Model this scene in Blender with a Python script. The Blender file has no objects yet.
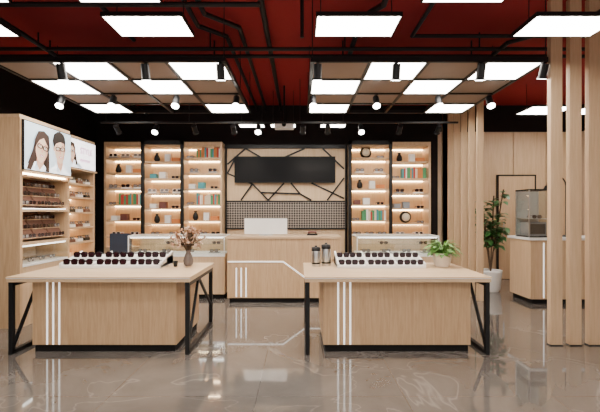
import bpy, math, random
from mathutils import Vector, Matrix
random.seed(7)
C = bpy.context.scene.collection

# ------------------------------------------------------------------ materials
def newmat(name):
    m = bpy.data.materials.new(name); m.use_nodes = True
    return m, m.node_tree.nodes, m.node_tree.links, m.node_tree.nodes['Principled BSDF']
def pmat(name, col, rough=0.5, metal=0.0, emit=None, es=0.0, nvar=0.06, spec=0.5):
    m, N, L, b = newmat(name)
    b.inputs['Roughness'].default_value = rough
    b.inputs['Metallic'].default_value = metal
    b.inputs['Specular IOR Level'].default_value = spec
    tc = N.new('ShaderNodeTexCoord'); no = N.new('ShaderNodeTexNoise'); no.inputs['Scale'].default_value = 6
    mx = N.new('ShaderNodeMix'); mx.data_type = 'RGBA'
    mx.inputs['A'].default_value = (*[c*(1-nvar) for c in col], 1)
    mx.inputs['B'].default_value = (*[min(1, c*(1+nvar)) for c in col], 1)
    L.new(tc.outputs['Object'], no.inputs['Vector']); L.new(no.outputs['Fac'], mx.inputs['Factor'])
    L.new(mx.outputs['Result'], b.inputs['Base Color'])
    if emit:
        b.inputs['Emission Color'].default_value = (*emit, 1); b.inputs['Emission Strength'].default_value = es
    return m
def wood(name, c1, c2, scale=(14, 14, 0.9), rough=0.45):
    m, N, L, b = newmat(name)
    tc = N.new('ShaderNodeTexCoord'); mp = N.new('ShaderNodeMapping'); mp.inputs['Scale'].default_value = scale
    n1 = N.new('ShaderNodeTexNoise'); n1.inputs['Scale'].default_value = 3; n1.inputs['Detail'].default_value = 6
    n1.inputs['Distortion'].default_value = 0.6
    n2 = N.new('ShaderNodeTexNoise'); n2.inputs['Scale'].default_value = 14; n2.inputs['Detail'].default_value = 3
    ad = N.new('ShaderNodeMath'); ad.operation = 'MULTIPLY_ADD'; ad.inputs[1].default_value = 0.35
    cr = N.new('ShaderNodeValToRGB'); cr.color_ramp.elements[0].position = 0.45; cr.color_ramp.elements[1].position = 0.85
    cr.color_ramp.elements[0].color = (*c1, 1); cr.color_ramp.elements[1].color = (*c2, 1)
    L.new(tc.outputs['Object'], mp.inputs['Vector']); L.new(mp.outputs['Vector'], n1.inputs['Vector']); L.new(mp.outputs['Vector'], n2.inputs['Vector'])
    L.new(n2.outputs['Fac'], ad.inputs[0]); L.new(n1.outputs['Fac'], ad.inputs[2])
    L.new(ad.outputs[0], cr.inputs['Fac']); L.new(cr.outputs['Color'], b.inputs['Base Color'])
    b.inputs['Roughness'].default_value = rough
    return m
WOOD = wood('wood_oak_vertical', (0.47, 0.295, 0.155), (0.59, 0.395, 0.228))
WOODH = wood('wood_oak_horizontal', (0.56, 0.375, 0.22), (0.68, 0.49, 0.305), (0.9, 14, 14), 0.32)
WOODL = wood('wood_pale', (0.53, 0.355, 0.205), (0.62, 0.435, 0.27), (10, 10, 0.7))
WOODB = wood('wood_shelf_back', (0.56, 0.385, 0.225), (0.64, 0.465, 0.29))
BLACK = pmat('black_metal', (0.008, 0.008, 0.009), 0.4, 0.0, spec=0.3)
BLACKM = pmat('black_matte', (0.008, 0.007, 0.007), 0.8, spec=0.2)
PIPE = pmat('black_painted_pipe', (0.010, 0.007, 0.007), 0.5, spec=0.3)
TV = pmat('screen_black', (0.004, 0.004, 0.005), 0.4, spec=0.12)
WHITE = pmat('white_lacquer', (0.85, 0.84, 0.82), 0.35)
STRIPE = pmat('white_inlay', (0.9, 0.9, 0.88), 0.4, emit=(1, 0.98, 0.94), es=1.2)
PANEL = pmat('light_panel_diffuser', (0.9, 0.9, 0.9), 0.5, emit=(1, 0.93, 0.84), es=21.0)
UPGLOW = pmat('panel_top_added_glow', (0.8, 0.8, 0.8), 0.5, emit=(1, 0.93, 0.86), es=0.5)  # weak glow added on panel tops to brighten the ceiling
MESHP = pmat('brown_baffle_panel', (0.27, 0.19, 0.145), 0.6)
LED = pmat('led_strip_warm', (1, 0.9, 0.7), 0.5, emit=(1, 0.77, 0.48), es=24.0)
LEDW = pmat('led_strip_white', (1, 1, 1), 0.5, emit=(1, 0.95, 0.88), es=6.0)
LAMP = pmat('spot_lens', (1, 1, 1), 0.5, emit=(1, 0.95, 0.86), es=30.0)
LENS = pmat('sunglass_lens', (0.022, 0.006, 0.008), 0.12)
FRAME = pmat('sunglass_frame', (0.006, 0.005, 0.006), 0.25)
LENSC = pmat('clear_lens', (0.26, 0.24, 0.24), 0.15)
RED = pmat('dark_red_board', (0.15, 0.05, 0.04), 0.5)
BROWN = pmat('warm_brown_board', (0.15, 0.065, 0.042), 0.5)
STEEL = pmat('brushed_steel', (0.6, 0.6, 0.6), 0.28, 1.0)
GREY = pmat('grey_plastic', (0.25, 0.27, 0.30), 0.5)
GREYP = pmat('pale_grey_panel', (0.50, 0.49, 0.47), 0.5)
BLUE = pmat('dark_blue_fabric', (0.02, 0.03, 0.055), 0.8)
LEAF = pmat('leaf_green', (0.12, 0.27, 0.05), 0.45, nvar=0.5)
LEAFD = pmat('leaf_dark_green', (0.05, 0.16, 0.04), 0.4, nvar=0.5)
BARK = pmat('bark', (0.10, 0.06, 0.035), 0.8)
SOIL = pmat('soil', (0.03, 0.02, 0.015), 0.9)
DRY = pmat('dried_flower', (0.42, 0.24, 0.15), 0.8, nvar=0.3)
DRY2 = pmat('dried_flower_pale', (0.64, 0.46, 0.34), 0.8, nvar=0.3)
SKIN = pmat('print_skin', (0.80, 0.56, 0.42), 0.6, emit=(0.85, 0.54, 0.38), es=0.6)
SKINS = pmat('print_skin_shade', (0.66, 0.42, 0.30), 0.6, emit=(0.70, 0.40, 0.27), es=0.55)
HAIR = pmat('print_hair', (0.02, 0.014, 0.012), 0.5)
HAIRB = pmat('print_hair_brown', (0.045, 0.022, 0.016), 0.5)
LIP = pmat('print_lips', (0.5, 0.16, 0.14), 0.5, emit=(0.6, 0.18, 0.15), es=0.4)
SHIRT = pmat('print_shirt', (0.8, 0.85, 0.9), 0.6, emit=(0.85, 0.88, 0.92), es=1.6)
SHIRTS = pmat('print_shirt_shade', (0.5, 0.58, 0.68), 0.6, emit=(0.5, 0.6, 0.7), es=1.0)
POST = pmat('print_background', (0.5, 0.62, 0.7), 0.5, emit=(0.56, 0.68, 0.75), es=1.3, nvar=.25)
POST2 = pmat('print_background_white', (0.9, 0.9, 0.92), 0.5, emit=(0.95, 0.92, 0.96), es=2.6)
PINK = pmat('print_magenta', (0.5, 0.05, 0.3), 0.5, emit=(0.5, 0.05, 0.35), es=0.6)
WALLD = pmat('paint_near_black', (0.012, 0.008, 0.008), 0.85, spec=0.2)
WALLB = pmat('paint_beige', (0.58, 0.43, 0.30), 0.8)
books = [pmat('book_' + n, c, 0.6) for n, c in (('red', (.5, .04, .03)), ('green', (.06, .28, .12)), ('teal', (.05, .28, .32)), ('cream', (.7, .6, .45)), ('orange', (.6, .2, .05)), ('white', (.8, .8, .78)))]

def ceilmat():
    m, N, L, b = newmat('paint_dark_red')
    no = N.new('ShaderNodeTexNoise'); no.inputs['Scale'].default_value = 1.2; no.inputs['Detail'].default_value = 4
    cr = N.new('ShaderNodeValToRGB')
    cr.color_ramp.elements[0].color = (0.26, 0.020, 0.022, 1); cr.color_ramp.elements[1].color = (0.33, 0.028, 0.030, 1)
    tc = N.new('ShaderNodeTexCoord')
    L.new(tc.outputs['Object'], no.inputs['Vector']); L.new(no.outputs['Fac'], cr.inputs['Fac']); L.new(cr.outputs['Color'], b.inputs['Base Color'])
    b.inputs['Roughness'].default_value = 0.8; b.inputs['Specular IOR Level'].default_value = 0.2
    return m
CEIL = ceilmat()
def floormat():
    m, N, L, b = newmat('polished_marble')
    tc = N.new('ShaderNodeTexCoord')
    n = N.new('ShaderNodeTexNoise'); n.inputs['Scale'].default_value = 0.9; n.inputs['Detail'].default_value = 8; n.inputs['Roughness'].default_value = 0.6; n.inputs['Distortion'].default_value = 1.0
    cr = N.new('ShaderNodeValToRGB'); cr.color_ramp.elements[0].position = 0.28; cr.color_ramp.elements[1].position = 0.76
    cr.color_ramp.elements[0].color = (0.098, 0.086, 0.077, 1); cr.color_ramp.elements[1].color = (0.185, 0.165, 0.148, 1)
    n2 = N.new('ShaderNodeTexNoise'); n2.inputs['Scale'].default_value = 0.8; n2.inputs['Detail'].default_value = 4; n2.inputs['Distortion'].default_value = 1.0
    s = N.new('ShaderNodeMath'); s.operation = 'SUBTRACT'; s.inputs[1].default_value = 0.5
    a = N.new('ShaderNodeMath'); a.operation = 'ABSOLUTE'
    mr = N.new('ShaderNodeMapRange'); mr.inputs['From Min'].default_value = 0.0; mr.inputs['From Max'].default_value = 0.007; mr.inputs['To Min'].default_value = 0.35; mr.inputs['To Max'].default_value = 0
    mx = N.new('ShaderNodeMix'); mx.data_type = 'RGBA'; mx.inputs['B'].default_value = (0.34, 0.30, 0.27, 1)
    br = N.new('ShaderNodeTexBrick'); br.offset = 0; br.inputs['Scale'].default_value = 1; br.inputs['Brick Width'].default_value = 1.2; br.inputs['Row Height'].default_value = 1.2
    br.inputs['Mortar Size'].default_value = 0.003; br.inputs['Color1'].default_value = (1, 1, 1, 1); br.inputs['Color2'].default_value = (0.94, 0.94, 0.94, 1); br.inputs['Mortar'].default_value = (0.65, 0.65, 0.65, 1)
    mm = N.new('ShaderNodeMix'); mm.data_type = 'RGBA'; mm.blend_type = 'MULTIPLY'; mm.inputs['Factor'].default_value = 1
    for q in (n, n2, br): L.new(tc.outputs['Object'], q.inputs['Vector'])
    L.new(n.outputs['Fac'], cr.inputs['Fac']); L.new(n2.outputs['Fac'], s.inputs[0]); L.new(s.outputs[0], a.inputs[0]); L.new(a.outputs[0], mr.inputs['Value'])
    L.new(mr.outputs['Result'], mx.inputs['Factor']); L.new(cr.outputs['Color'], mx.inputs['A'])
    L.new(mx.outputs['Result'], mm.inputs['A']); L.new(br.outputs['Color'], mm.inputs['B'])
    L.new(mm.outputs['Result'], b.inputs['Base Color'])
    b.inputs['Roughness'].default_value = 0.045; b.inputs['IOR'].default_value = 2.35
    return m
FLOOR = floormat()
def chevmat():
    m, N, L, b = newmat('woven_lattice_pattern')
    tc = N.new('ShaderNodeTexCoord'); mp = N.new('ShaderNodeMapping'); mp.inputs['Rotation'].default_value = (0, math.radians(45), 0)
    ch = N.new('ShaderNodeTexChecker'); ch.inputs['Scale'].default_value = 26
    ch.inputs['Color1'].default_value = (0.30, 0.25, 0.21, 1); ch.inputs['Color2'].default_value = (0.02, 0.018, 0.017, 1)
    L.new(tc.outputs['Object'], mp.inputs['Vector']); L.new(mp.outputs['Vector'], ch.inputs['Vector']); L.new(ch.outputs['Color'], b.inputs['Base Color'])
    return m
CHEV = chevmat()
def glassmat():
    m, N, L, b = newmat('showcase_glass')
    out = N['Material Output']; t = N.new('ShaderNodeBsdfTransparent'); t.inputs['Color'].default_value = (0.96, 0.98, 0.97, 1)
    g = N.new('ShaderNodeBsdfGlossy'); g.inputs['Roughness'].default_value = 0.03
    mx = N.new('ShaderNodeMixShader'); mx.inputs[0].default_value = 0.09
    L.new(t.outputs[0], mx.inputs[1]); L.new(g.outputs[0], mx.inputs[2]); L.new(mx.outputs[0], out.inputs['Surface'])
    return m
GLASS = glassmat()

# ------------------------------------------------------------------ mesh accumulator
class M:
    def __init__(s, name): s.name = name; s.v = []; s.f = []; s.mi = []; s.sm = []; s.mats = []; s.T = Matrix.Identity(4)
    def _m(s, mat):
        if mat not in s.mats: s.mats.append(mat)
        return s.mats.index(mat)
    def add(s, vs, fs, mat, smooth=False):
        o = len(s.v); k = s._m(mat)
        s.v += [tuple(s.T @ Vector(p)) for p in vs]
        for f in fs: s.f.append([i + o for i in f]); s.mi.append(k); s.sm.append(smooth)
    def box(s, x0, x1, y0, y1, z0, z1, mat):
        vs = [(x, y, z) for x in (x0, x1) for y in (y0, y1) for z in (z0, z1)]
        s.add(vs, [(0, 1, 3, 2), (4, 6, 7, 5), (0, 4, 5, 1), (2, 3, 7, 6), (0, 2, 6, 4), (1, 5, 7, 3)], mat)
    def seg(s, p0, p1, r, mat, n=8, r2=None):
        p0, p1 = Vector(p0), Vector(p1); d = (p1 - p0)
        if d.length < 1e-6: return
        d.normalize(); up = Vector((0, 0, 1)) if abs(d.z) < 0.9 else Vector((0, 1, 0))
        a = d.cross(up).normalized(); b = d.cross(a); r2 = r if r2 is None else r2
        ph = math.pi / 4 if n == 4 else 0
        vs = []
        for p, rr in ((p0, r), (p1, r2)):
            k = rr * (math.sqrt(2) if n == 4 else 1)
            for i in range(n):
                t = ph + 2 * math.pi * i / n; vs.append(p + a * math.cos(t) * k + b * math.sin(t) * k)
        s.add(vs, [(i, (i + 1) % n, n + (i + 1) % n, n + i) for i in range(n)], mat, n > 5)
        s.add(vs, [tuple(range(n))[::-1], tuple(range(n, 2 * n))], mat)
    def path(s, pts, r, mat, n=8):
        for a, b in zip(pts, pts[1:]):
            s.seg(a, b, r, mat, n)
        if n > 5:
            for p in pts[1:-1]: s.ball(p, r, mat, 8, 5)
    def lathe(s, cx, cy, prof, mat, n=20):
        vs = []; k = len(prof)
        for r, z in prof:
            for i in range(n):
                t = 2 * math.pi * i / n; vs.append((cx + r * math.cos(t), cy + r * math.sin(t), z))
        fs = [(j * n + i, j * n + (i + 1) % n, (j + 1) * n + (i + 1) % n, (j + 1) * n + i) for j in range(k - 1) for i in range(n)]
        s.add(vs, fs, mat, True)
        s.add(vs, [tuple(range(n))[::-1], tuple(range((k - 1) * n, k * n))], mat)
    def ball(s, c, r, mat, n=10, m=6, sc=(1, 1, 1)):
        vs = []; fs = []
        for j in range(m + 1):
            ph = math.pi * j / m
            for i in range(n):
                t = 2 * math.pi * i / n
                vs.append((c[0] + r * sc[0] * math.sin(ph) * math.cos(t), c[1] + r * sc[1] * math.sin(ph) * math.sin(t), c[2] + r * sc[2] * math.cos(ph)))
        for j in range(m):
            for i in range(n): fs.append((j * n + i, j * n + (i + 1) % n, (j + 1) * n + (i + 1) % n, (j + 1) * n + i))
        s.add(vs, fs, mat, True)
    def poly(s, pts, mat): s.add(pts, [tuple(range(len(pts)))], mat)
    def leaf(s, base, d, L, W, mat, droop=0.3):
        base = Vector(base); d = Vector(d).normalized(); side = d.cross(Vector((0, 0, 1)))
        if side.length < 0.05: side = Vector((1, 0, 0))
        side.normalize(); vs = []; ws = [0.08, 0.75, 1.0, 0.7, 0.04]
        for i, w in enumerate(ws):
            t = i / 4; c = base + d * L * t + Vector((0, 0, -droop * L * t * t)); nrm = side.cross(d)
            vs += [c - side * W * w / 2 + nrm * W * 0.12 * w, c, c + side * W * w / 2 + nrm * W * 0.12 * w]
        fs = []
        for i in range(4):
            for j in range(2): a = i * 3 + j; fs.append((a, a + 1, a + 4, a + 3))
        s.add(vs, fs, mat, True)
    def glasses(s, x, y, z, mat_f=None, mat_l=None, w=0.14, ang=0.0, n=10, tilt=0.0, asp=0.38):
        """pair of spectacles centred at x,y, resting on z, lenses facing -y before rotation"""
        mf = mat_f or FRAME; ml = mat_l or LENS; old = s.T.copy()
        s.T = s.T @ Matrix.Translation((x, y, z)) @ Matrix.Rotation(ang, 4, 'Z') @ Matrix.Rotation(tilt, 4, 'X')
        hw = w / 2; h = w * asp
        for sx in (-1, 1):
            cx = sx * hw * 0.53; a = hw * 0.45; ou = []; inn = []
            for i in range(n):
                t = 2 * math.pi * i / n; c, q = math.cos(t), math.sin(t)
                px = math.copysign(abs(c) ** 0.6, c); pz = math.copysign(abs(q) ** 0.6, q)
                ou.append((cx + a * px * 1.06, 0, h / 2 + h / 2 * pz)); inn.append((cx + a * px * 0.86, -0.003, h / 2 + h * 0.40 * pz))
            s.add(ou + inn, [(i, (i + 1) % n, n + (i + 1) % n, n + i) for i in range(n)], mf)
            s.poly(inn, ml)
            s.seg((sx * hw, 0, h * 0.75), (sx * hw * 0.97, w * 0.85, h * 0.7), w * 0.026, mf, 4)
            s.seg((sx * hw * 0.97, w * 0.85, h * 0.7), (sx * hw * 0.94, w * 1.02, h * 0.3), w * 0.026, mf, 4)
        s.seg((-hw * 0.12, 0, h * 0.7), (hw * 0.12, 0, h * 0.7), w * 0.035, mf, 4)
        s.T = old
    def done(s, bevel=0.0, parent=None):
        xs = [p[0] for p in s.v]; ys = [p[1] for p in s.v]; zs = [p[2] for p in s.v]
        o = Vector(((min(xs) + max(xs)) / 2, (min(ys) + max(ys)) / 2, min(zs)))
        me = bpy.data.meshes.new(s.name); me.from_pydata([Vector(p) - o for p in s.v], [], s.f)
        for m in s.mats: me.materials.append(m)
        me.polygons.foreach_set('material_index', s.mi); me.polygons.foreach_set('use_smooth', s.sm); me.update()
        ob = bpy.data.objects.new(s.name, me); ob.location = o; C.objects.link(ob)
        if bevel:
            b = ob.modifiers.new('Bevel', 'BEVEL'); b.width = bevel; b.segments = 2; b.limit_method = 'ANGLE'
        if parent: ob.parent = parent; ob.matrix_parent_inverse = Matrix.Translation(-parent.location)
        return ob

# ------------------------------------------------------------------ room
CH = 3.9
def slab(name, x0, x1, y0, y1, z0, z1, mat):
    m = M(name); m.box(x0, x1, y0, y1, z0, z1, mat); return m.done()
slab('floor', -4.6, 6.3, -2.5, 9.0, -0.1, 0, FLOOR)
slab('ceiling', -4.6, 6.3, -2.5, 9.0, CH, CH + 0.1, CEIL)
slab('wall_left', -4.75, -4.6, -2.5, 9.0, 0, CH, WALLD)
w = M('wall_right'); w.box(6.3, 6.45, -2.5, 9.0, 0, 3.3, WALLB); w.box(6.3, 6.45, -2.5, 9.0, 3.3, CH, WALLD); w.done()
w = M('wall_back'); w.box(-4.6, 3.1, 9.0, 9.15, 0, CH, WALLD); w.box(3.1, 6.3, 9.0, 9.15, 0, 3.3, WALLB); w.box(3.1, 6.3, 9.0, 9.15, 3.3, CH, WALLD)
w.done()
slab('baseboard_right', 6.28, 6.3, -2.5, 8.98, 0, 0.1, BLACKM)
slab('baseboard_back', 3.2, 6.28, 8.98, 9.0, 0, 0.1, BLACKM)
w = M('trim_1')
for i in range(4): w.box(3.3 + i * 0.74, 3.3 + i * 0.74 + 0.72, 8.95, 8.999, 0.1, 3.28, WOODL)
w.done()
w = M('door_1')
w.box(4.42, 5.22, 8.90, 8.94, 0.01, 2.3, WOODL); w.box(4.39, 4.42, 8.89, 8.948, 0, 2.33, BLACK); w.box(5.22, 5.25, 8.89, 8.948, 0, 2.33, BLACK); w.box(4.39, 5.25, 8.89, 8.948, 2.3, 2.33, BLACK)
w.seg((4.52, 8.87, .95), (4.52, 8.87, 1.25), .012, STEEL); w.seg((4.52, 8.87, 1.0), (4.52, 8.9, 1.0), .01, STEEL); w.seg((4.52, 8.87, 1.2), (4.52, 8.9, 1.2), .01, STEEL)
w.done()

# centre feature wall
w = M('feature_wall_panel')
w.box(-1.64, 1.02, 8.84, 8.995, 0, 2.95, WOODB)
w.box(-1.66, 1.04, 8.80, 8.84, 2.90, 2.98, BLACK)
for x in (-1.64, 0.99): w.box(x, x + 0.03, 8.80, 8.84, 0, 2.9, BLACK)
w.box(-1.61, 0.99, 8.815, 8.84, 1.15, 1.72, CHEV)
w.box(-1.61, 0.99, 8.80, 8.84, 1.72, 1.75, BLACK); w.box(-1.61, 0.99, 8.80, 8.84, 1.12, 1.15, BLACK)
L2 = [((-1.6, 2.55), (-1.2, 2.9)), ((-1.2, 2.9), (-0.85, 2.7)), ((-0.35, 2.7), (0.1, 2.9)), 
      ((0.5, 2.9), (0.97, 2.45)), ((-1.6, 2.35), (-1.05, 2.12)), ((-1.05, 2.12), (-0.7, 1.76)), ((-1.3, 1.76), (-1.05, 2.12)),
      ((-0.7, 1.76), (-0.35, 2.14)), ((-0.85, 1.93), (0.0, 1.90)), ((0.0, 1.9), (-0.2, 2.14)), ((0.0, 1.9), (0.25, 1.76)),
      ((0.25, 2.14), (0.97, 1.8)), ((0.6, 1.76), (0.97, 2.25)), ((-1.6, 2.35), (-1.42, 2.7))]
for (a, b), (c, d) in L2: w.seg((a, 8.825, b), (c, 8.825, d), 0.017, BLACK, 4)
w.done()
t = M('wall_television'); t.box(-1.43, 0.77, 8.72, 8.77, 2.14, 2.71, TV); t.box(-1.0, 0.35, 8.77, 8.80, 2.25, 2.6, BLACKM)
for z in (2.14, 2.70): t.box(-1.43, 0.77, 8.715, 8.72, z, z + 0.012, BLACK)
t.done(0.004)

# ------------------------------------------------------------------ bookcases
def book_row(m, x, y, z, wid):
    e = x + wid; i = 0
    while x < e:
        t = random.uniform(0.03, 0.05); h = random.uniform(0.18, 0.25)
        m.box(x, x + t - 0.003, y, y + 0.16, z, z + h, random.choice(books)); x += t
def bookcase(x0, nb, bw, zt, special, decor):
    m = M('display_bookcase'); yf, yb = 8.5, 8.99; x1 = x0 + nb * bw
    m.box(x0, x1, yb - 0.03, yb, 0, zt, WOODB)
    m.box(x0 - 0.0, x1, yf, yb, zt - 0.07, zt, WOODL)
    m.box(x0, x1, yf, yb - 0.03, 0, 0.75, WOODL)
    m.box(x0, x1, yf + 0.03, yb - 0.03, zt - 0.10, zt - 0.07, WOODL)
    for i in range(nb + 1):
        x = x0 + i * bw; xx = min(max(x - 0.02, x0), x1 - 0.04)
        m.box(xx, xx + 0.04, yf, yb - 0.03, 0.75, zt - 0.07, WOODL)
    for b in special:
        a = x0 + b * bw
        for x in (a + 0.0, a + bw): m.box(x - 0.035, x + 0.035, yf - 0.05, yf - 0.005, 0, zt + 0.02, BLACK)
        m.box(a - 0.035, a + bw + 0.035, yf - 0.05, yf - 0.005, zt - 0.06, zt + 0.02, BLACK)
    g = M('shelf_eyewear'); bk = M('shelf_books')
    for b in range(nb):
        xa = x0 + b * bw + 0.02; xb = xa + bw - 0.04
        zs = [0.98, 1.32, 1.66, 2.0, 2.34, 2.66] if b % 2 == 0 else [0.98, 1.26, 1.58, 1.90, 2.22, 2.58]
        m.box(xa, xb, yb - 0.06, yb - 0.035, zt - .115, zt - .101, LED)
        for j, z in enumerate(zs):
            m.box(xa, xb, yf + 0.02, yb - 0.03, z - 0.03, z, WOODL)
            m.box(xa, xb, yb - 0.06, yb - 0.035, z - 0.045, z - 0.031, LED)
            key = decor.get((b, j))
            if key == 'books':
                book_row(bk, xa + bw * 0.3, yf + 0.1, z, bw * 0.58)
                g.glasses(xa + bw * 0.14, yf + 0.1, z, FRAME, LENSC, 0.15)
            elif key == 'ball':
                bk.ball((xa + bw * 0.4, yf + 0.18, z + 0.13), 0.13, BLACK, 14, 8, (1, 0.5, 1)); bk.ball((xa + bw * 0.4, yf + 0.12, z + 0.13), 0.09, books[3], 12, 8, (1, 0.5, 1))
                g.glasses(xa + bw * 0.75, yf + 0.1, z, FRAME, LENSC, 0.15)
            elif key == 'vase':
                cx = xa + bw * .25
                bk.lathe(cx, yf + .18, [(.03, z), (.065, z + .05), (.055, z + .12), (.025, z + .17), (.035, z + .20)], BLACK, 14)
                bk.box(xa + bw * .48, xa + bw * .62, yf + .1, yf + .2, z, z + .17, WHITE); bk.box(xa + bw * .66, xa + bw * .86, yf + .1, yf + .22, z, z + .09, books[4])
            elif key == 'boxes':
                for k in range(2): bk.box(xa + 0.08 + k * 0.2, xa + 0.22 + k * 0.2, yf + 0.1, yf + 0.25, z, z + 0.10 + 0.04 * (k % 2), random.choice([WHITE, GREY, RED, books[2]]))
                g.glasses(xa + bw * .75, yf + .1, z, FRAME, LENS, .15)
            else:
                c = random.choice([FRAME, BLACK, WHITE, FRAME])
                n = random.choice([2, 2, 3])
                for k in range(n):
                    xx = xa + (k + 0.5) * (bw - 0.04) / n
                    g.box(xx - 0.09, xx + 0.09, yf + 0.08, yf + 0.24, z, z + 0.03, random.choice([WHITE, WHITE, WHITE, GREY]))
                    g.glasses(xx, yf + 0.09, z + 0.03, c, LENSC if random.random() < .6 else LENS, 0.18)
    ob = m.done(); g.done(0, ob); bk.done(0, ob)
bookcase(-4.165, 3, 0.835, 2.99, [1], {(2, 5): 'books', (2, 2): 'books', (0, 1): 'boxes', (1, 4): 'boxes', (0, 4): 'vase', (1, 1): 'vase', (1, 2): 'boxes', (0, 2): 'books', (2, 3): 'boxes', (2, 1): 'vase', (1, 5): 'vase'})
bookcase(1.06, 2, 0.86, 2.99, [0], {(1, 4): 'books', (1, 1): 'ball', (0, 5): 'ball', (1, 2): 'boxes', (0, 2): 'boxes', (0, 3): 'vase', (1, 5): 'vase', (0, 1): 'books'})

# ------------------------------------------------------------------ tables
def table(x0, x1, stripe_x):
    m = M('display_table'); y0, y1 = 4.18, 5.36; zt = 0.82
    m.box(x0, x1, y0, y1, zt - 0.055, zt - 0.012, WOODH); m.box(x0 - 0.006, x1 + 0.006, y0 - 0.006, y1 + 0.006, zt - 0.012, zt, WOODH)
    m.box(x0 - 0.003, x1 + 0.003, y0 - 0.004, y0, zt - 0.02, zt - 0.010, WHITE)
    bx0, bx1, by0, by1 = x0 + 0.20, x1 - 0.17, y0 + 0.11, y1 - 0.12
    m.box(bx0, bx1, by0, by1, 0.075, zt - 0.055, WOOD)
    m.box(bx0 + 0.02, bx1 - 0.02, by0 + 0.015, by1 - 0.02, 0, 0.075, BLACKM)
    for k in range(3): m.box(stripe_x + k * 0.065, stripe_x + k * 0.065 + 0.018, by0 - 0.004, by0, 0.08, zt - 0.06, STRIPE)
    for x in (x0 + 0.03, x1 - 0.03):
        r = 0.0225; ya, yb = y0 + 0.04, y1 - 0.05; zb, zu = r, zt - 0.055 - r
        for a, b in (((ya, zb), (ya, zu)), ((yb, zb), (yb, zu)), ((ya - r, zb), (yb + r, zb)), ((ya - r, zu), (yb + r, zu)),
                     ((ya, zb + 0.02), (ya + 0.45, zu)), ((ya + 0.45, zu), (yb, zb + 0.25))):
            m.seg((x, a[0], a[1]), (x, b[0], b[1]), r if abs(a[0]-b[0]) < 1e-4 or abs(a[1]-b[1]) < 1e-4 else 0.014, BLACK, 4)
    return m.done(0.002)
table(-3.07, -1.155, -2.72)
table(0.05, 2.0, 0.40)

def tray(x0, x1):
    m = M('eyewear_display_tray'); y0, y1 = 4.82, 5.30; z = 0.82; ng = 3; gw = (x1 - x0) / ng
    prof = [(y0, z), (y0, z + .035), (y0 + .22, z + .05), (y0 + .22, z + .10), (y1, z + .12), (y1, z)]
    vs = [(x0, a, b) for a, b in prof] + [(x1, a, b) for a, b in prof]; k = len(prof)
    m.add(vs, [tuple(range(k)), tuple(range(2 * k - 1, k - 1, -1))] + [(i, k + i, k + (i + 1) % k, (i + 1) % k) for i in range(k)], WHITE)
    for i in range(0, ng + 1):
        xx = min(max(x0 + i * gw - .012, x0), x1 - .024)
        p = [(y0 - .004, z + .01), (y0 - .004, z + .06), (y1, z + .165), (y1, z + .01)]
        vs = [(xx, a, b) for a, b in p] + [(xx + .024, a, b) for a, b in p]
        m.add(vs, [(0, 1, 2, 3), (7, 6, 5, 4), (0, 4, 5, 1), (1, 5, 6, 2), (2, 6, 7, 3)], WHITE)
    s = M('sunglasses')
    for g in range(ng):
        for i in range(2):
            for k in range(2):
                s.glasses(x0 + g * gw + gw * (0.275 + 0.45 * k), y0 + .035 + i * .225, z + 0.038 + i * 0.064, w=gw * 0.44, n=14, tilt=-.12, asp=.42)
    ob = m.done(0.002); s.done(0, ob)
tray(-2.90, -1.68)
tray(0.45, 1.52)

# vase with dried flowers
m = M('dried_flower_vase'); cx, cy, z = -1.41, 5.05, 0.82
VG = pmat('smoked_glass', (0.16, 0.13, 0.12), 0.12)
m.lathe(cx, cy, [(0.035, z), (0.055, z + 0.02), (0.062, z + 0.07), (0.045, z + 0.13), (0.028, z + 0.17), (0.036, z + 0.2)], VG)
for i in range(75):
    a = random.uniform(0, 6.28); r = random.uniform(0.03, 0.22); h = random.uniform(0.30, 0.52)
    p = (cx + r * math.cos(a), cy + r * math.sin(a), z + h - r * 0.4); q = (cx + 0.3 * r * math.cos(a), cy + 0.3 * r * math.sin(a), z + 0.26)
    m.path([(cx, cy, z + 0.15), q, p], 0.003, BARK, 4); mt = random.choice([DRY, DRY2, DRY])
    m.ball(p, random.uniform(0.012, 0.022), mt, 7, 4)
    for k in range(6): m.leaf(p, (random.uniform(-1, 1), random.uniform(-1, 1), random.uniform(-.3, 1)), 0.05, 0.022, mt)
    m.leaf(q, (math.cos(a), math.sin(a), 0.3), 0.09, 0.022, BARK)
m.done()
m = M('small_cup'); m.lathe(-1.55, 4.98, [(0.022, 0.82), (0.028, 0.86), (0.032, 0.89), (0.028, 0.89), (0.024, 0.83)], BLACK); m.done()

# canisters
for x, y, h, r in ((0.20, 5.02, 0.26, 0.055), (0.33, 5.08, 0.29, 0.06)):
    m = M('steel_canister'); z = 0.82
    m.lathe(x, y, [(r * .92, z), (r, z + 0.01), (r, z + h * 0.72), (r * .96, z + h * .74)], STEEL)
    m.lathe(x, y, [(r * 1.03, z + h * 0.74), (r * 1.03, z + h * 0.9), (r * 0.8, z + h * 0.93), (r * 0.3, z + h * 0.94), (r * .3, z + h)], BLACK)
    m.lathe(x, y, [(r * 1.01, z + 0.03), (r * 1.01, z + 0.05)], BLACK)
    m.done()
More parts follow.
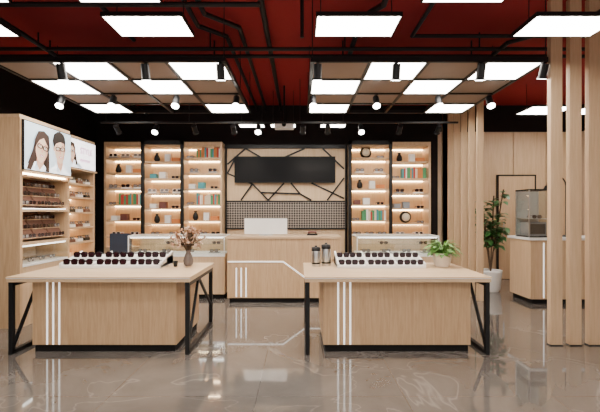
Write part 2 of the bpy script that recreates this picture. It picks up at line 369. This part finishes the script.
# table plant
m = M('potted_plant'); cx, cy, z = 1.77, 4.98, 0.82
m.lathe(cx, cy, [(0.075, z), (0.095, z + 0.03), (0.115, z + 0.13), (0.118, z + 0.17), (0.105, z + 0.17), (0.10, z + 0.15)], pmat('stone_planter', (0.72, 0.64, 0.55), 0.6))
m.lathe(cx, cy, [(0.1, z + 0.14), (0.01, z + 0.155)], SOIL)
for i in range(130):
    a = random.uniform(0, 6.28); e = random.uniform(0.0, 1.3); L = random.uniform(0.05, 0.19)
    d = (math.cos(a) * math.cos(e), math.sin(a) * math.cos(e), math.sin(e)); b = (cx, cy, z + 0.16)
    p = tuple(b[k] + d[k] * L for k in range(3)); m.seg(b, p, 0.0025, LEAF, 4)
    m.leaf(p, (d[0], d[1], d[2] * 0.3), 0.085, 0.055, LEAF, 0.5)
m.done()
# tall plant
m = M('potted_fiddle_tree'); cx, cy = 3.62, 7.6
m.lathe(cx, cy, [(0.14, 0), (0.17, 0.05), (0.2, 0.36), (0.205, 0.4), (0.185, 0.4), (0.18, 0.36)], WHITE, 24)
m.lathe(cx, cy, [(0.18, 0.35), (0.01, 0.36)], SOIL)
for k in range(7):
    a = k * 0.9; top = (cx + 0.24 * math.cos(a), cy + 0.24 * math.sin(a), 1.2 + 0.12 * k); mid = (cx + 0.05 * math.cos(a), cy + 0.05 * math.sin(a), 0.75)
    m.path([(cx, cy, 0.34), mid, top], 0.013, BARK, 6)
    for i in range(30):
        t = random.uniform(0.15, 1.0); p = [mid[j] + (top[j] - mid[j]) * t for j in range(3)]; b = random.uniform(0, 6.28)
        m.leaf(p, (math.cos(b), math.sin(b), random.uniform(0, 0.9)), random.uniform(0.16, 0.26), 0.12, LEAFD, 0.5)
m.done()

# ------------------------------------------------------------------ reception desk
m = M('reception_desk'); x0, x1, y0, y1, h = -1.2, 0.66, 6.6, 7.25, 1.10
m.box(x0, x1, y0, y1, 0.08, h - 0.04, WOOD); m.box(x0 + 0.03, x1 - 0.03, y0 + 0.03, y1, 0, 0.08, BLACKM)
m.box(x0 - 0.02, x1 + 0.02, y0 - 0.02, y1 + 0.02, h - 0.04, h, WOODH)
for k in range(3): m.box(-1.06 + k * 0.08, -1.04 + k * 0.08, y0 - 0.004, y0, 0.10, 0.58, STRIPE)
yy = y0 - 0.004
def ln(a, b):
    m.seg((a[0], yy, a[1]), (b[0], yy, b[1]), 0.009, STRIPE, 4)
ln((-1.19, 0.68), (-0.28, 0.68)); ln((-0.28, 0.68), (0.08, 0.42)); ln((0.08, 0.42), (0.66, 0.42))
m.done(0.002)
m = M('computer_monitor')
m.box(-0.95, -0.22, 6.84, 6.865, 1.12, 1.39, WHITE); m.box(-0.94, -0.23, 6.865, 6.872, 1.14, 1.38, TV)
m.seg((-0.585, 6.89, 1.11), (-0.585, 6.875, 1.25), 0.03, STEEL, 4); m.box(-0.70, -0.47, 6.80, 6.97, 1.10, 1.112, STEEL)
m.done(0.003)
m = M('desk_telephone'); m.box(0.12, 0.30, 6.8, 6.95, 1.10, 1.13, BLACK); m.seg((0.14, 6.84, 1.16), (0.28, 6.84, 1.16), 0.018, RED, 8)
m.seg((0.15, 6.84, 1.13), (0.15, 6.84, 1.16), 0.016, RED, 6); m.seg((0.27, 6.84, 1.13), (0.27, 6.84, 1.16), 0.016, RED, 6); m.done()

# ------------------------------------------------------------------ glass showcases
def showcase(x0, x1, y0, y1):
    m = M('glass_showcase'); zb, zt = 0.76, 1.08
    m.box(x0, x1, y0, y1, 0.08, zb, WOODL); m.box(x0 + .03, x1 - .03, y0 + .03, y1 - .03, 0, 0.08, BLACKM)
    m.box(x0 + .02, x1 - .02, y0 + .02, y1 - .02, zb, zb + 0.02, WHITE)
    m.box(x0, x1, y0, y0 + 0.006, zb, zt, GLASS); m.box(x0, x0 + .006, y0, y1, zb, zt, GLASS); m.box(x1 - .006, x1, y0, y1, zb, zt, GLASS)
    m.box(x0, x1, y1 - .02, y1, zb, zt, WOODL); m.box(x0, x1, y0, y1, zt, zt + 0.008, GLASS)
    for x in (x0, x1 - 0.015):
        for y in (y0 - .001, y1 - 0.015): m.box(x, x + .015, y, y + .015, zb, zt, WHITE)
    for y in (y0 - 0.002, y1 - 0.015): m.box(x0, x1, y, y + .015, zt - .014, zt + .012, WHITE)
    for x in (x0 - .001, x1 - 0.014): m.box(x, x + .015, y0, y1, zt - .014, zt + .012, WHITE)
    m.box(x0 - .004, x1 + .004, y0 - .006, y0 + .01, zb - .03, zb + .005, WHITE)
    m.box(x0 + .03, x1 - .03, y0 + .02, y0 + .035, zt - .03, zt - .014, LEDW)
    m.box(x0 + .05, x1 - .05, y0 + .26, y1 - .03, zb + .15, zb + .158, GLASS)
    n = int((x1 - x0) / 0.34)
    for i in range(n):
        x = x0 + (i + .5) * (x1 - x0) / n
        m.box(x - .09, x + .09, y0 + .09, y0 + .24, zb + .02, zb + .035, [WHITE, GREY][i % 2])
        m.glasses(x, y0 + .12, zb + .035, FRAME, LENSC, 0.15, n=8)
        if i % 2: m.glasses(x, y0 + .32, zb + .158, FRAME, LENS, 0.15, n=8)
    m.done()
showcase(-2.97, -1.3, 6.9, 7.45)
showcase(0.98, 2.4, 6.9, 7.45)

# ------------------------------------------------------------------ left wall cabinets
m = M('eyewear_wall_cabinet'); XF = -3.6; ya, yb = 5.14, 6.25
ZT = 2.72
m.box(-4.59, XF, ya, ya + 0.05, 0, ZT, WOOD); m.box(-4.59, XF, yb - 0.05, yb, 0, ZT, WOOD)
m.box(-4.59, -4.1, ya + .05, yb - .05, 0, ZT, WOODB); m.box(-4.1, XF, ya + .05, yb - .05, 2.02, ZT, WOODB)
m.box(-4.59, XF, ya - .01, yb + .01, ZT, ZT + .04, WOODL)
m.box(XF, XF + .05, ya, yb, 2.02, 2.047, WOODL)   # ledge carrying the lightbox
m.box(-4.1, XF - 0.01, ya + .05, yb - .05, 0, 0.78, WOODL)
m.box(-4.1, XF, ya + .05, yb - .05, 0.78, 0.81, WHITE); m.box(-4.1, XF, ya + .05, yb - .05, 1.06, 1.10, WOODL)
m.box(XF - .008, XF, ya + .05, yb - .05, .81, 1.06, GLASS)
m.box(-3.66, -3.63, ya + .06, yb - .06, 1.04, 1.058, LEDW); m.box(-3.66, -3.63, ya + .06, yb - .06, 2.0, 2.018, LED)
m.box(-3.66, -3.63, ya + .06, yb - .06, 1.54, 1.55, LEDW)
for i in range(4): m.glasses(-3.75, ya + .2 + i * .24, .81, FRAME, LENSC, 0.14, math.pi / 2, n=8)
for r, (z0, z1) in enumerate(((1.13, 1.50), (1.58, 1.96))):
    for c in range(3):
        a = ya + .07 + c * .33; b = a + .30
        p = [(-3.64, a, z0), (-3.64, b, z0), (-3.86, b, z1), (-3.86, a, z1)]
        q = [(-4.09, a, z0), (-4.09, b, z0), (-4.09, b, z1), (-4.09, a, z1)]
        m.add(p + q, [(0, 1, 2, 3), (0, 4, 5, 1), (3, 2, 6, 7), (0, 3, 7, 4), (1, 5, 6, 2)], BROWN)
        for k in range(3):
            t = (k + .08) / 3; xx = -3.64 - .22 * t; zz = z0 + (z1 - z0) * t + 0.01
            m.box(xx - .05, xx + .014, a, b, zz - .010, zz, WOODL)
            for e in range(2): m.glasses(xx + .010, a + .08 + e * .15, zz, FRAME, LENSC if (k + e + c) % 4 == 0 else LENS, 0.138, math.pi / 2, n=8, asp=.42)
    m.box(-4.1, XF, ya + .05, yb - .05, z1 + .005, z1 + .03, WOODL)
m.done()

m = M('open_shelf_cabinet'); XG = -3.85; ya2, yb2 = 6.42, 7.5
m.box(-4.59, XG, ya2, ya2 + .04, 0, 2.80, WOODL); m.box(-4.59, XG, yb2 - .04, yb2, 0, 2.80, WOODL); m.box(-4.59, -4.3, ya2 + .04, yb2 - .04, 0, 2.80, WOODB)
m.box(-4.3, XG, ya2 + .04, yb2 - .04, 2.22, 2.80, WOODL); m.box(-4.3, XG, ya2 + .04, yb2 - .04, 0, .75, WOODL)
m.box(XG, XG + .05, ya2, yb2, 2.22, 2.247, WOODL)
for z in (.98, 1.24, 1.5, 1.76, 2.0):
    m.box(-4.3, XG, ya2 + .04, yb2 - .04, z - .03, z, WOODL); m.box(-4.29, -4.27, ya2 + .05, yb2 - .05, z - .045, z - .031, LED)
    for i in range(4): m.box(XG - .22, XG - .05, ya2 + .13 + i * .24, ya2 + .29 + i * .24, z, z + .05, [BLACK, WHITE, BROWN, WHITE][(i + int(z * 10)) % 4]); m.glasses(XG - .06, ya2 + .21 + i * .24, z + .05, FRAME, LENSC, .14, math.pi / 2, n=8)
cab2 = m.done()

# ------------------------------------------------------------------ posters (flat prints facing +X)
def poster(name, X, y0, y1, z0, z1, bg):
    m = M(name); m.box(X, X + .03, y0 - .012, y1 + .012, z0 - .012, z1 + .012, BLACK); m.box(X + .03, X + .033, y0, y1, z0, z1, bg); return m
def face(m, X, cy, cz, s, female, clip, rot):
    """flat printed portrait, s = head height in metres; u to the viewer's right (+Y)"""
    k = [X + .034]
    def nx(): k[0] += .0009; return k[0]
    ca, sa = math.cos(rot), math.sin(rot)
    def P(pts, mat):
        x = nx()
        m.poly([(x, min(max(cy + (u * ca - v * sa) * s, clip[0]), clip[1]), min(max(cz + (u * sa + v * ca) * s, clip[2]), clip[3])) for u, v in pts], mat)
    def E(u, v, a, b, mat, n=18, t0=0, t1=2 * math.pi): P([(u + a * math.cos(t0 + (t1 - t0) * i / n), v + b * math.sin(t0 + (t1 - t0) * i / n)) for i in range(n)], mat)
    if female:
        P([(-.30, .30), (-.15, .52), (.08, .58), (.28, .48), (.40, .22), (.42, -.2), (.58, -.75), (.40, -1.0), (-.45, -1.0), (-.58, -.7), (-.42, -.2), (-.38, .1)], HAIRB)
    P([(-.17, -.52), (.17, -.52), (.55, -.70), (.95, -.86), (1.1, -1.5), (-1.1, -1.5), (-.95, -.86), (-.55, -.70)], SHIRT)
    P([(.2, -.56), (.55, -.70), (.95, -.86), (1.1, -1.5), (.62, -1.5)], SHIRTS)
    P([(-.17, -.25), (.17, -.25), (.19, -.58), (.03, -.85), (-.19, -.58)], SKINS)
    P([(-.19, -.54), (-.03, -.86), (-.24, -.78)], SHIRTS); P([(.19, -.54), (.06, -.86), (.28, -.76)], SHIRT)
    if female:
        P([(-.33, .1), (-.27, -.25), (-.30, -.6), (-.38, -.95), (-.62, -.92), (-.52, -.5), (-.41, -.1)], HAIRB)
        P([(.33, .1), (.29, -.25), (.33, -.6), (.36, -.9), (.56, -.85), (.50, -.5), (.42, -.1)], HAIRB)
    else:
        E(-.335, 0.0, .045, .09, SKINS, 10); E(.335, 0.0, .045, .09, SKINS, 10)
        P([(-.34, .05), (-.40, .3), (-.30, .54), (-.05, .66), (.2, .62), (.37, .45), (.37, .05)], HAIR)
    P([(-.32, .18), (-.325, -.02), (-.30, -.20), (-.22, -.37), (-.10, -.49), (0, -.52), (.10, -.49), (.22, -.37), (.30, -.20), (.325, -.02), (.32, .18), (.22, .38), (0, .46), (-.22, .38)], SKIN)
    P([(.12, .3), (.32, .18), (.325, -.02), (.30, -.20), (.22, -.37), (.12, -.47), (.21, -.2), (.24, 0)], SKINS)
    if female: P([(-.34, -.1), (-.42, .15), (-.30, .50), (0, .61), (.28, .52), (.40, .15), (.35, -.15), (.27, .16), (.02, .36), (-.18, .22), (-.28, .05)], HAIRB)
    else: P([(-.33, .08), (-.38, .3), (-.24, .58), (.05, .68), (.30, .55), (.38, .3), (.33, .06), (.27, .24), (.05, .28), (-.2, .21)], HAIR)
    for q in (-1, 1):
        P([(q * .06, .115), (q * .15, .15), (q * .24, .11), (q * .15, .13)], HAIR)
        E(q * .145, .02, .055, .022, SHIRT, 10); E(q * .145, .02, .026, .024, HAIR, 8)
    P([(-.02, .0), (.02, .0), (.05, -.15), (0, -.17), (-.045, -.15)], SKINS)
    E(0, -.285, .105, .036, LIP, 12); P([(-.08, -.28), (.08, -.28), (.045, -.297), (-.045, -.297)], SHIRT)
    x = nx() + .001
    for q in (-1, 1):
        pts = [(q * .15 + .12 * math.copysign(abs(math.cos(t)) ** .5, math.cos(t)), .015 + .065 * math.copysign(abs(math.sin(t)) ** .5, math.sin(t))) for t in [i * math.pi / 8 for i in range(17)]]
        for a, b in zip(pts, pts[1:]):
            A, B = [(x, cy + (u * ca - v * sa) * s, cz + (u * sa + v * ca) * s) for u, v in (a, b)]
            m.seg(A, B, .010 * s, HAIR, 4)
    A, B = [(x, cy + (u * ca - v * sa) * s, cz + (u * sa + v * ca) * s) for u, v in ((-.04, .05), (.04, .05))]
    m.seg(A, B, .010 * s, HAIR, 4)
m = poster('illuminated_poster', -3.598, 5.18, 6.22, 2.06, 2.69, POST)
clip = (5.181, 6.219, 2.061, 2.689)
face(m, -3.598, 5.92, 2.42, .40, False, clip, .08)
face(m, -3.588, 5.50, 2.38, .40, True, clip, -.18)
m.done()
m = poster('advertising_lightbox', -3.848, 6.48, 7.45, 2.26, 2.74, POST2)
face(m, -3.848, 6.68, 2.52, .26, True, (6.481, 7.449, 2.261, 2.739), .1)
pob = m.done()
for i, (s, sz, z) in enumerate((('STYLE', .15, 2.52), ('eyewear', .10, 2.38))):
    cu = bpy.data.curves.new('poster_text', 'FONT'); cu.body = s; cu.size = sz; cu.extrude = .001; cu.materials.append(PINK)
    o = bpy.data.objects.new('poster_text_%d' % i, cu); C.objects.link(o); o.parent = pob
    o.matrix_parent_inverse = Matrix.Translation(-pob.location)
    o.location = (-3.812, 6.94, z); o.rotation_euler = (math.radians(90), 0, math.radians(90))

# chair behind the showcase
m = M('office_chair'); cx, cy = -3.35, 7.7
m.box(cx - .22, cx + .22, cy - .22, cy + .22, .48, .56, BLUE); m.box(cx - .2, cx + .2, cy - .25, cy - .2, .66, 1.10, BLUE)
m.seg((cx, cy, .08), (cx, cy, .48), .025, STEEL); m.seg((cx, cy - .23, .5), (cx, cy - .23, .7), .02, BLACK)
for i in range(5):
    a = i * 1.2566; p = (cx + .27 * math.cos(a), cy + .27 * math.sin(a), .06); m.seg((cx, cy, .1), p, .02, BLACK); m.ball((p[0], p[1], .03), .03, BLACK, 8, 5)
m.done(.01)

# ------------------------------------------------------------------ slats and columns
for i in range(7):
    m = M('slat_partition_post'); y = 6.75 + i * .33
    if i == 6: y = 8.4
    m.box(2.99 , 3.10, y, y + .04, 0, CH - .002, WOODL)
    m.done(.003)
for i, x in enumerate((2.81, 3.025, 3.24, 3.455)):
    m = M('wood_column'); m.box(x, x + .13, 4.48, 4.55, 0, CH - .002, WOODL); m.box(x - .005, x + .135, 4.475, 4.555, 0, 0.012, BLACK); m.done(.003)

# right service counter
m = M('service_counter'); m.box(3.75, 6.0, 6.5, 7.15, .08, 1.04, WOODL); m.box(3.79, 5.96, 6.53, 7.12, 0, .08, BLACKM); m.box(3.72, 6.02, 6.47, 7.18, 1.04, 1.08, WHITE)
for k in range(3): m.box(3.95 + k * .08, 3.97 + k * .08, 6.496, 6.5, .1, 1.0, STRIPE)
m.done(.003)
m = M('glass_display_cabinet'); x, y, z = 3.78, 6.60, 1.08; X1, Y1, Z1 = x + .40, y + .42, z + .80
for a in (x, X1 - .018):
    for b in (y, Y1 - .018): m.box(a, a + .018, b, b + .018, z, Z1, STEEL)
for zz in (z, Z1 - .02):
    for b in (y, Y1 - .018): m.box(x, X1, b, b + .018, zz, zz + .02, BLACK)
    for a in (x, X1 - .018): m.box(a, a + .018, y, Y1, zz, zz + .02, BLACK)
m.box(x + .018, X1 - .018, Y1 - .014, Y1 - .006, z + .02, Z1 - .02, GREYP)
m.box(x + .01, X1 - .01, y + .004, y + .008, z + .02, Z1 - .02, GLASS); m.box(x + .004, x + .008, y + .01, Y1 - .01, z + .02, Z1 - .02, GLASS); m.box(X1 - .008, X1 - .004, y + .01, Y1 - .01, z + .02, Z1 - .02, GLASS)
m.box(x + .01, X1 - .01, y + .01, Y1 - .01, z + .30, z + .31, STEEL); m.box(x + .05, X1 - .05, y + .1, Y1 - .06, z + .02, z + .25, GREY); m.box(x + .07, X1 - .07, y + .096, y + .10, z + .05, z + .22, BLACK)
m.glasses(x + .2, y + .12, z + .31, FRAME, LENS, .16)
m.done(.002)
m = M('arc_lamp'); x, y = 4.52, 6.8
m.lathe(x, y, [(.1, 1.08), (.1, 1.1), (.02, 1.11)], BLACK)
pts = [(x, y, 1.1), (x, y, 1.92)] + [(x - .16 + .16 * math.cos(t), y, 1.95 + .16 * math.sin(t)) for t in [k * math.pi / 8 for k in range(9)]] + [(x - .32, y, 1.92)]
m.path(pts, .012, BLACK); m.lathe(x - .32, y, [(.06, 1.89), (.03, 1.95)], BLACK); m.done()

# ------------------------------------------------------------------ ceiling light grids
ZG = 3.2
def grid(x0):
    m = M('suspended_light_grid'); P = .66; ys = [4.53, 5.15, 5.77, 6.30, 6.86]
    lit = {(0, 1), (0, 3), (1, 0), (1, 2), (3, 0), (3, 3)}
    for r in range(4):
        for c in range(4):
            a, b = x0 + c * P, x0 + (c + 1) * P
            if (r, c) in lit:
                m.box(a + .02, b - .02, ys[r] + .02, ys[r + 1] - .02, ZG + .01, ZG + .05, BLACK)
                m.box(a + .03, b - .03, ys[r] + .03, ys[r + 1] - .03, ZG + .05, ZG + .054, UPGLOW)
                m.box(a + .025, b - .025, ys[r] + .025, ys[r + 1] - .025, ZG, ZG + .01, PANEL)
            elif r < 3: m.box(a + .02, b - .02, ys[r] + .02, ys[r + 1] - .02, ZG + .012, ZG + .022, MESHP)
    for y in ys: m.box(x0 - .02, x0 + 4 * P + .02, y - .02, y + .02, ZG - .005, ZG + .05, BLACK)
    for c in range(5): m.box(x0 + c * P - .02, x0 + c * P + .02, ys[0], ys[-1], ZG - .005, ZG + .05, BLACK)
    for x in (x0, x0 + 4 * P):
        for y in (ys[0], ys[2], ys[-1]): m.seg((x, y, ZG + .05), (x, y, CH), .006, BLACK, 6)
    m.done()
grid(-3.5); grid(.14)
def panel(x0, x1, y0, y1, z=ZG):
    m = M('suspended_light_panel')
    m.box(x0, x1, y0, y1, z + .012, z + .035, BLACK); m.box(x0 + .02, x1 - .02, y0 + .02, y1 - .02, z + .035, z + .039, UPGLOW)
    for a in (x0, x1 - .012): m.box(a, a + .012, y0, y1, z - .003, z + .012, BLACK)
    for a in (y0, y1 - .012): m.box(x0, x1, a, a + .012, z - .003, z + .012, BLACK)
    m.box(x0 + .012, x1 - .012, y0 + .012, y1 - .012, z, z + .012, PANEL)
    for x in (x0 + .05, x1 - .05): m.seg((x, (y0 + y1) / 2, z + .03), (x, (y0 + y1) / 2, CH), .005, BLACK, 6)
    m.done()
for x, wd in ((-3.47, .76), (-1.73, .71), (.14, .75), (2.05, .76)): panel(x, x + wd, 3.46, 3.88)
for x in (-3.0, -1.78, .98): panel(x, x + .66, 2.7, 3.25)
for x in (-3.0, -1.2, .6, 2.4):  # unseen panels above and behind the camera, added as fill for front faces
    for y in (-.6, .9, ): panel(x, x + .76, y, y + .6)
for x in (-1.2, -.58, .40): panel(x, x + .5, 7.75, 8.05)
for x in (4.2, 5.2): panel(x, x + .76, 7.2, 7.8, 3.4)  # extra panels added to brighten the right-hand area
# projector
m = M('ceiling_projector'); m.box(-.48, -.12, 7.5, 7.72, 3.08, 3.2, WHITE); m.seg((-.3, 7.5, 3.14), (-.3, 7.47, 3.14), .04, BLACK, 14); m.seg((-.3, 7.6, 3.2), (-.3, 7.6, CH), .02, BLACK); m.done(.01)

# ------------------------------------------------------------------ spots
def spot(x, y, zt, tgt=None, power=0, s=1.0):
    m = M('track_spotlight'); d = Vector((0, .45, -1)).normalized()
    if tgt: d = (Vector(tgt) - Vector((x, y, zt - .1))).normalized()
    piv = Vector((x, y, zt - .09 * s))
    m.seg((x, y, zt), piv, .010 * s, BLACK); m.box(x - .02, x + .02, y - .04, y + .04, zt - .012, zt + 0.0, BLACK)
    a = piv - d * .07 * s; b = piv + d * .07 * s
    m.seg(a, b, .042 * s, BLACK, 14); m.seg(b, b + d * .02 * s, .042 * s, BLACK, 14, .052 * s); m.seg(b + d * .02 * s, b + d * .023 * s, .048 * s, LAMP, 14)
    ob = m.done()
    if power:
        l = bpy.data.lights.new('spot', 'SPOT'); l.energy = power; l.spot_size = math.radians(55); l.spot_blend = .6; l.color = (1, .88, .72); l.shadow_soft_size = .04
        lo = bpy.data.objects.new('spot_beam', l); C.objects.link(lo); lo.location = b + d * .03; lo.rotation_euler = d.to_track_quat('-Z', 'Y').to_euler()
        lo.parent = ob; lo.matrix_parent_inverse = Matrix.Translation(-ob.location)
for x in (-2.7, -1.75, -.9, .2, 1.09, 2.05):
    spot(x, 4.53, ZG - .005, (x, 5.2, .8), 40, 1.1)
spot(2.76, 4.53, ZG - .005)
for x in (-3.45, -2.7, -1.79, -.92, .19, 1.1, 2.0, 2.74): spot(x, 5.77, ZG - .005, (x * .9, 4.0, .6), 30, 1.1)
tr = M('lighting_track'); tr.box(-3.6, 2.85, 7.2, 7.24, 3.1, 3.13, BLACK)
for x in (-3.5, -2, 0, 2.6): tr.seg((x, 7.22, 3.13), (x, 7.22, CH), .006, BLACK, 6)
tr.done()
for i, x in enumerate((-3.3, -2.6, -1.9, -1.2, -.75, .05, .5, 1.1, 1.8, 2.5)):
    if i % 3 == 1: spot(x, 7.22, 3.1, (x, 5.4, .9), 20, 1.1)
    else: spot(x, 7.22, 3.1, (x, 8.8, 1.9), 40, 1.1)

# ------------------------------------------------------------------ pipes
m = M('ceiling_pipework')
z = 3.78
m.path([(-1.25, 1.0, z), (-1.25, 4.9, z), (-.95, 5.2, z), (-.95, 8.9, z)], .03, PIPE)
m.path([(-1.1, 1.0, z), (-1.1, 4.6, z), (-.75, 4.95, z), (-.75, 8.9, z)], .03, PIPE)
m.path([(-.42, 1.0, z), (-.42, 8.9, z)], .035, PIPE)
m.path([(.92, 1, z), (.92, 4.4, z), (.72, 4.7, z), (.72, 8.9, z)], .035, PIPE)
m.path([(1.75, 1, z - .08), (1.75, 3.6, z - .08), (1.4, 4.1, z - .08), (1.4, 5.0, z - .08), (4.5, 5.0, z - .08)], .025, PIPE)
m.path([(3.3, 1, z - .08), (3.3, 4.6, z - .08), (2.7, 5.2, z - .08), (2.7, 8.9, z - .08)], .03, PIPE)
for y in (5.35, 5.6): m.path([(-4.58, y, z - .1), (6.28, y, z - .1)], .028, PIPE)
m.path([(-4.58, 4.2, z - .1), (-.42, 4.2, z - .1)], .028, PIPE)
m.path([(-4.0, 1.0, z), (-2.2, 3.8, z), (-2.2, 5.3, z)], .028, PIPE)
m.path([(-3.4, 4.2, z - .1), (-3.4, 8.9, z - .1)], .03, PIPE)
for x in (-3.5, -1.2, .6, 2.4, 4.2):
    for y in (5.35, 5.6): m.seg((x, y, z - .1), (x, y, CH), .012, PIPE, 6)
m.seg((.02, 3.9, 3.2), (.02, 3.9, CH), .018, PIPE, 8)
m.done()

# ------------------------------------------------------------------ world + camera
w = bpy.data.worlds.new('World'); bpy.context.scene.world = w; w.use_nodes = True
bg = w.node_tree.nodes['Background']; bg.inputs[0].default_value = (1, .93, .85, 1); bg.inputs[1].default_value = 1.0
cam = bpy.data.cameras.new('Camera'); co = bpy.data.objects.new('Camera', cam); C.objects.link(co)
co.location = (0, 0, 1.5); co.rotation_euler = (math.radians(90), 0, 0); cam.lens = 24; cam.sensor_width = 36; cam.shift_y = .01
bpy.context.scene.camera = co
